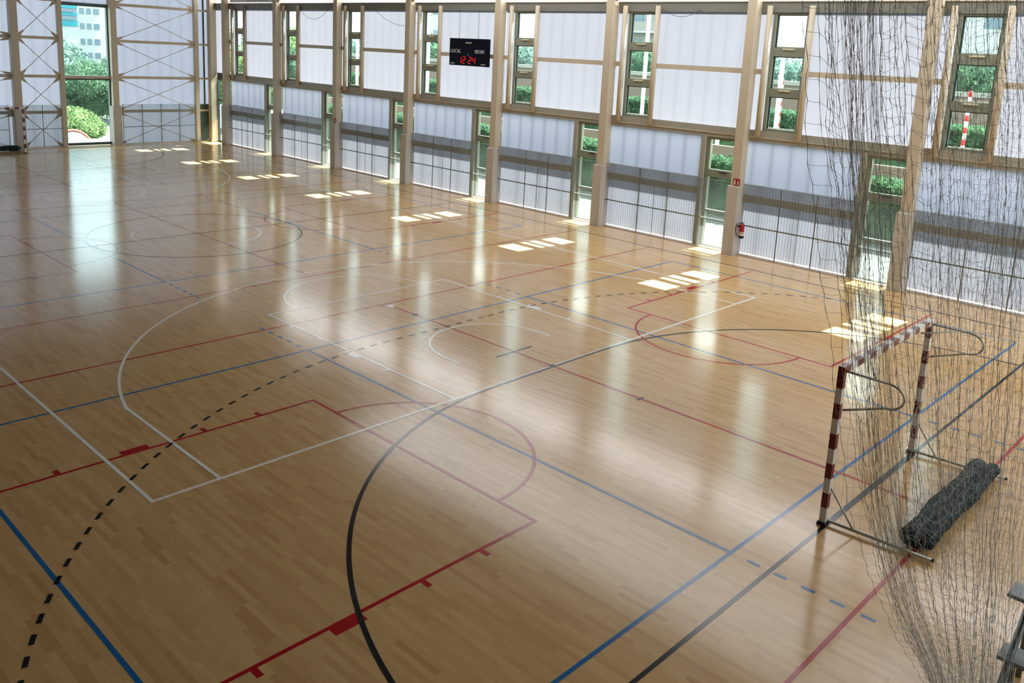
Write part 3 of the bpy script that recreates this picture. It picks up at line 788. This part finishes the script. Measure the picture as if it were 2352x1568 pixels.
def resample(P, n):
    P = [Vector(p) for p in P]; cum = [0]
    for i in range(1, len(P)): cum.append(cum[-1]+(P[i]-P[i-1]).length)
    out = []; j = 1
    for k in range(n+1):
        s = cum[-1]*k/n
        while j < len(P)-1 and s > cum[j]: j += 1
        out.append(P[j-1].lerp(P[j], (s-cum[j-1])/(cum[j]-cum[j-1])))
    return out
NR = 88
LP, RP = resample(Lb, NR), resample(Rb, NR)
rs = random.Random(11)
dens = []                                                     # strand positions across the width, gathered in folds
s = 0.0
folds = [(0.06, .018), (0.115, .02), (.15, .012), (.24, .01), (.36, .02), (.43, .015), (.60, .02), (.74, .018), (.86, .02), (.96, .015)]
while s < 1.0:
    gap = .0158
    for c, w in folds:
        gap -= .0100*math.exp(-((s-c)/w)**2)
    s += max(.0028, gap)*rs.uniform(.6, 1.4); dens.append(min(s, 1))
netm = MB()
strands = []
for i, sx in enumerate(dens):
    ph = rs.uniform(0, 1); depth = .09*math.sin(sx*62)+rs.uniform(-.03, .03); depth = abs(depth) if sx < .12 else depth; wob = rs.uniform(0, 6.28)
    pts = []
    for k in range(NR+1):
        q = min(NR-1e-6, k+ph if k < NR else k); a = int(q); f = q-a
        Lq = LP[a].lerp(LP[min(a+1, NR)], f); Rq = RP[a].lerp(RP[min(a+1, NR)], f)
        p = Lq.lerp(Rq, sx)
        amp = .020
        p = p+Vector((depth*min(1, (p.z)/1.0)+.008*math.sin(k*.9+wob), amp*math.sin(k*.35+wob)+.012*math.sin(k*3.14+wob), 0))
        p.z = max(p.z, .012)
        pts.append(p)
    strands.append(pts)
    zig = []
    for k, p in enumerate(pts):
        zig.append(p)
        if k < NR: zig.append(p.lerp(pts[k+1], .5)+Vector((rs.uniform(-.006,.006), rs.uniform(-.009,.009), 0)))
    netm.tube(zig, .0011, M['net'], 3, True, False, [.0021 if j_ % 2 == 0 else .0010 for j_ in range(len(zig))])
for i in range(len(strands)-1):
    A, B = strands[i], strands[i+1]
    dist = (A[20]-B[20]).length
    sag = max(.006, .055-dist*.4)*rs.uniform(.3, 1.2)*rs.choice((1, 1, -1))
    for k in range(1, NR):
        p, q = A[k], B[k]
        if p.z < .02 or q.z < .02: continue
        o1 = Vector((0, 0, -sag)); m1 = p.lerp(q, .3)+o1*.9; m2 = p.lerp(q, .7)+o1*.7
        netm.tube([p, m1, m2, q], .0010, M['net'], 3, True, False)
# heavy gathered hem along the left edge
for h in range(46):
    off = rs.uniform(.0, 1.0); dx = rs.uniform(-.05, .05); wob = rs.uniform(0, 6)
    pts = []
    for k in range(0, NR+1):
        q_ = k/NR; p = LP[k].lerp(RP[k], (.10-.09*q_)+off*(.075+.05*q_)+.010*math.sin(k*.4+wob)); p = p+Vector((dx, 0, 0)); p.z = max(p.z, .015); pts.append(p)
    netm.tube(pts, .0010, M['net'], 3, True, False)
tag(netm.build('ball_stop_net'), 'grey knotted ball stop net hanging in folds from above at right', 'net')

# ------------------------------------------------------------ grey stepped bench at the lower right corner
t = thing('step_bench', 'grey metal stepped bench cut off by the lower right edge of the photo', 'bench', (-3.0, 3.1, 0))
for (xa, ya, yb, z) in ((-2.36, 2.80, 3.09, .95), (-2.42, 3.14, 3.42, .50), (-2.46, 3.48, 3.76, .16)):
    MB().bbox(-4.3, xa, ya, yb, z-.035, z, M['grey'], .008).build('step_board', t)
for x in (-2.52, -4.1):
    b = MB(); b.tube([(x, 2.82, .90), (x, 3.98, .03)], .032, M['grey_dk'], 10); b.build('sloping_tube', t)
    b = MB(); b.tube([(x, 2.80, .92), (x, 2.80, .0)], .028, M['grey_dk'], 10); b.tube([(x, 3.15, .47), (x, 3.15, .0)], .024, M['grey_dk'], 10); b.build('leg', t)
    b = MB(); b.tube([(x-.0, 2.98, .895), (x+.03, 2.98, .895)], .045, M['rubber'], 12); b.build('rubber_stop', t)
    b = MB(); b.box(x-.03, x+.03, 3.1, 3.8, .10, .125, M['grey']); b.build('foot_bar', t)

# thin cable loops high on the window wall
def loop(xa, xb, z, sag, lb):
    b = MB(); b.tube([(xa+(xb-xa)*k/16, WY+.115, z-sag*4*(k/16)*(1-k/16)) for k in range(17)], .008, M['cable'], 5)
    tag(b.build('hanging_cable'), lb, 'cable', 'cables looped along the top beam')
loop(33.1, 30.6, 7.25, .5, 'thin cable loop hanging on the panel right of the second window from the far corner')
loop(27.3, 22.9, 7.3, .75, 'thin cable loop sagging across the window and column left of the scoreboard')
loop(12.2, 10.9, 7.25, .22, 'short cable loop under the top beam, left of the extinguisher column')

# ------------------------------------------------------------ outside
rl = random.Random(3)
def leaves(b, blobs, n, size, m):
    tot = sum(r[0]*r[1] for _, r in blobs)
    for c, r in blobs:
        k = int(n*r[0]*r[1]/tot)
        for _ in range(k):
            d = Vector((rl.gauss(0,1), rl.gauss(0,1), rl.gauss(0,1))).normalized(); f = rl.uniform(.72, 1.04)
            p = Vector((c[0]+d.x*r[0]*f, c[1]+d.y*r[1]*f, c[2]+d.z*r[2]*f))
            if p.z < -2.9: continue
            a = Vector((rl.gauss(0,1), rl.gauss(0,1), rl.gauss(0,1))).normalized(); e = a.orthogonal().normalized(); g = a.cross(e); s = size*rl.uniform(.6, 1.3)
            b.add([p+e*s, p+g*s*.6, p-e*s, p-g*s*.6], [(0,1,2,3)], m)
def core(b, c, r, m, n=10):
    vs = []; fs = []
    for i in range(n+1):
        th = math.pi*i/n
        for j in range(n*2):
            ph = math.pi*j/n; k = .80+.08*math.sin(3*ph+2*th+c[0])
            vs.append((c[0]+r[0]*k*math.sin(th)*math.cos(ph), c[1]+r[1]*k*math.sin(th)*math.sin(ph), max(-2.9, c[2]+r[2]*k*math.cos(th))))
    for i in range(n):
        for j in range(n*2): l=(j+1)%(n*2); fs.append((i*2*n+j, i*2*n+l, (i+1)*2*n+l, (i+1)*2*n+j))
    b.add(vs, fs, m, True)
def tree(x, y, h, r, m, label, n=2600, leaf=.28, name='broadleaf_tree', group='trees outside', z0=-.13):
    t = thing(name, label, 'tree', (x, y, z0), group)
    h0 = h
    MB().tube([(x, y, z0), (x+.1, y, z0+h*.3), (x, y+.1, z0+h*.6)], .2, M['bark'], 8, radii=[.25, .18, .1]).build('trunk', t)
    blobs = [((x, y, z0+h*.62), (r, r, h*.38))]
    for k in range(6):
        a = k*1.05+rl.uniform(0, .5); blobs.append(((x+r*.65*math.cos(a), y+r*.65*math.sin(a), z0+h*rl.uniform(.38, .75)), (r*.55, r*.55, h*.2)))
    b = MB()
    for c, rr in blobs: core(b, c, rr, m)
    leaves(b, blobs, n, leaf, m); b.build('crown', t)
    return t
def hedge(x0, x1, y, w, z0, z1, label, name='hedge', n=26000, m=None, leaf=.075):
    m = m or M['hedge']; b = MB(); b.box(x0, x1, y-w*.42, y+w*.42, -.13, z1-.12, m)
    for _ in range(n):
        p = Vector((rl.uniform(x0, x1), y+w*.5*rl.uniform(.7, 1.05), rl.uniform(z0, z1))) if rl.random() < .6 else Vector((rl.uniform(x0, x1), y+rl.uniform(-w/2, w/2), z1+rl.uniform(-.15, .12)))
        a = Vector((rl.gauss(0,1), rl.gauss(0,1), rl.gauss(0,1))).normalized(); e = a.orthogonal().normalized(); g = a.cross(e); s = leaf*rl.uniform(.6, 1.4)
        b.add([p+e*s, p+g*s*.6, p-e*s, p-g*s*.6], [(0,1,2,3)], m)
    tag(b.build(name), label, 'hedge', 'hedges outside the window wall')
hedge(2, 43, -18.3, 1.2, .8, 2.0, 'low clipped hedge running just outside the long window wall')
hedge(6, 78, -30.5, 1.6, 1.6, 3.35, 'tall green hedge further out, seen in the lowest window panes', n=34000, leaf=.12)
tag(MB().box(2, 43, -20.2, -20.0, -.13, 2.35, M['bpink']).build('garden_wall'), 'low pink rendered wall behind the clipped hedge outside', 'wall')
tag(MB().box(6, 110, -40.3, -40.0, -.13, 4.55, M['bbrick']).box(6, 110, -40.35, -39.9, 4.55, 4.8, M['bbeige']).build('brick_wall'), 'brown brick boundary wall with pale coping far outside the windows', 'wall')
for k, (x, h, r, lb) in enumerate((
    (13.2, 7.0, 2.6, 'green tree outside the window behind the hanging net'),
    (25.5, 6.7, 3.0, 'grey green tree outside the window right of the extinguisher column'),
    (37.9, 7.2, 3.0, 'green tree outside the window left of the extinguisher column'),
    (50.8, 6.7, 3.0, 'grey green tree outside the window just right of the scoreboard'),
    (63.9, 7.2, 3.0, 'green tree outside the window just left of the scoreboard'),
    (76.8, 6.9, 3.0, 'grey green tree outside the window beside the small red column sign'),
    (88.6, 7.4, 2.8, 'green tree outside the second window from the far corner'),
    (101.7, 7.4, 3.2, 'grey green tree far out beyond the window nearest the far corner'))):
    tree(x, -46.5, h, r, M['tree'] if k % 2 == 0 else M['tree3'], lb, n=5000, leaf=.17)
def building(name, label, x0, x1, y0, y1, h, m, wins, axis='y', rail=None):
    t = thing(name, label, 'building', ((x0+x1)/2, (y0+y1)/2, -.13), None)
    MB().box(x0, x1, y0, y1, -.13, h, m).build('facade', t)
    for (a, c, z0, z1) in wins:
        q = MB()
        if axis == 'y': q.box(a, c, y1, y1+.05, z0, z1, M['bglass'])
        else: q.box(x0-.05, x0, a, c, z0, z1, M['bglass'])
        q.build('window_pane', t)
    if rail:
        for z in rail:
            MB().box(x0, x1, y1, y1+.9, z, z+.15, M['bwhite']).box(x0, x1, y1+.85, y1+.9, z+.15, z+1.0, M['bbeige']).build('balcony', t)
    return t
wn_ = lambda xs, zs, w, h: [(x, x+w, z, z+h) for x in xs for z in zs]
building('apartment_building', 'pale building outside, seen through the nearest net-covered window', 8, 24, -66, -56, 10.5, M['bwhite'], wn_((10, 14, 18), (5.5, 9), 1.6, 1.3))
building('apartment_building', 'beige balconied block outside, in the window left of the extinguisher column', 38, 53, -66, -56, 11, M['bbeige'], wn_((39, 42, 45, 48, 51), (5.6, 8.8), 1.5, 1.9), rail=(4.9, 8.1))
building('apartment_building', 'long white block outside, seen through the windows around the scoreboard', 66, 90, -66, -56, 10.5, M['bwhite'], wn_(range(68, 88, 5), (6.3, 9.6), 1.8, 1.5))
for x, lb in ((13.28, 'white pole outside the window right of the extinguisher column'), (20.14, 'white pole outside the window left of the extinguisher column'), (35.69, 'white pole outside the window left of the scoreboard'), (42.66, 'white pole outside the window with the small red column sign'), (57.6, 'white pole outside the window nearest the far corner'), (15.98, 'white pole outside the glazed door left of the extinguisher column')):
    o = MB().tube([(x, -22.0, -.13), (x, -22.0, 6.0 if x == 15.98 else 9.5)], .095, M['pole'], 10).build('white_pole', None, (x, -22.0, -.13)); tag(o, lb, 'pole', 'white poles outside')
def stripe_pole(x, y, lb):
    b = MB()
    for k in range(24):
        z = k*.22; b.tube([(x, y, z-.13), (x, y, z+.09)], .07, M['polered'] if k % 2 else M['pole'], 8)
    tag(b.build('striped_pole', None, (x, y, -.13)), lb, 'pole', 'striped poles outside')
stripe_pole(13.50, -22.6, 'red and white striped pole outside, right of the extinguisher column')
stripe_pole(6.12, -22.6, 'red and white striped pole outside, behind the hanging net')
# beyond the end window
wl = []
for z in (1.6, 2.9, 4.3, 5.87, 7.4):
    for y, w in ((-23.25, .22), (-23.93, .22), (-24.68, .28)): wl.append((y-w, y+w, z, z+.6))
t = building('office_building', 'white office building with small square windows beyond the end window', 92, 104, -38, -10, 9.6, M['bwhite'], [(a, c, z, z2) for a, c, z, z2 in wl], axis='x')
b = MB()
for z0, z1 in ((7.9, 8.45), (7.15, 7.45), (6.1, 6.65)): b.box(91.9, 92.0, -22.8, -10, z0, z1, M['teal'])
b.build('teal_band', t)
MB().box(91.85, 91.9, -22.7, -10, 7.5, 7.85, M['bglass']).box(91.85, 91.9, -22.7, -10, 6.7, 7.1, M['bglass']).build('ribbon_window', t)
tree(80, -15.0, 8.2, 4.4, M['tree3'], 'large grey green tree in the upper half of the end window', n=16000, leaf=.17, z0=-3)
tree(84, -26.2, 7.4, 3.6, M['tree3'], 'grey green tree at the right in the upper half of the end window', n=10000, leaf=.17, z0=-3)
tree(64.5, -8.4, 5.6, 2.2, M['tree'], 'dark tree at the left of the lower end window', n=14000, leaf=.11, z0=-3)
tree(70.5, -15.9, 6.4, 2.9, M['tree'], 'dark green tree filling the lower end window', n=16000, leaf=.11, z0=-3)
tree(59.0, -10.2, 3.6, 1.9, M['tree2'], 'bright green bush low in the middle of the end window', n=14000, leaf=.08, z0=-3)
tree(51.6, -11.9, 2.5, 1.5, M['tree2'], 'small leafy shrub at the right foot of the end window', n=9000, leaf=.06, z0=-3)
tree(55.6, -13.8, 2.6, 1.3, M['tree2'], 'low light green shrub near the foot of the end window', n=6000, leaf=.08, z0=-3)
tree(48, -16.6, 5.4, 2.0, M['tree2'], 'leafy green tree outside the glazed corner door', n=9000, leaf=.11)
tree(49.5, -22.6, 5.8, 2.4, M['tree'], 'dark green tree further out behind the far corner door', n=7000, leaf=.11)
tree(57, -26, 7.0, 2.8, M['tree2'], 'tall green tree seen through the window nearest the far corner', n=8000, leaf=.13)
t = thing('dome_tent', 'pale blue dome tent with orange rim, low in the end window', 'tent', (52, -7.7, -3))
b = MB(); vs = []; fs = []; n = 16
for i in range(9):
    th = math.pi/2*i/8
    for j in range(n*2): ph = math.pi*j/n; vs.append((52+1.6*math.cos(th)*math.cos(ph), -7.7+1.6*math.cos(th)*math.sin(ph), -3+2.75*math.sin(th)))
for i in range(8):
    for j in range(2*n): l=(j+1)%(2*n); fs.append((i*2*n+j, i*2*n+l, (i+1)*2*n+l, (i+1)*2*n+j))
b.add(vs, fs, M['dome'], True); cnp = b.build('canopy', t)
b = MB(); b.tube([(52-.3, -7.7+1.62*math.cos(a), -3+2.77*math.sin(a)) for a in [math.pi*k/24 for k in range(25)]], .07, M['orange'], 8); b.build('orange_rim', cnp)
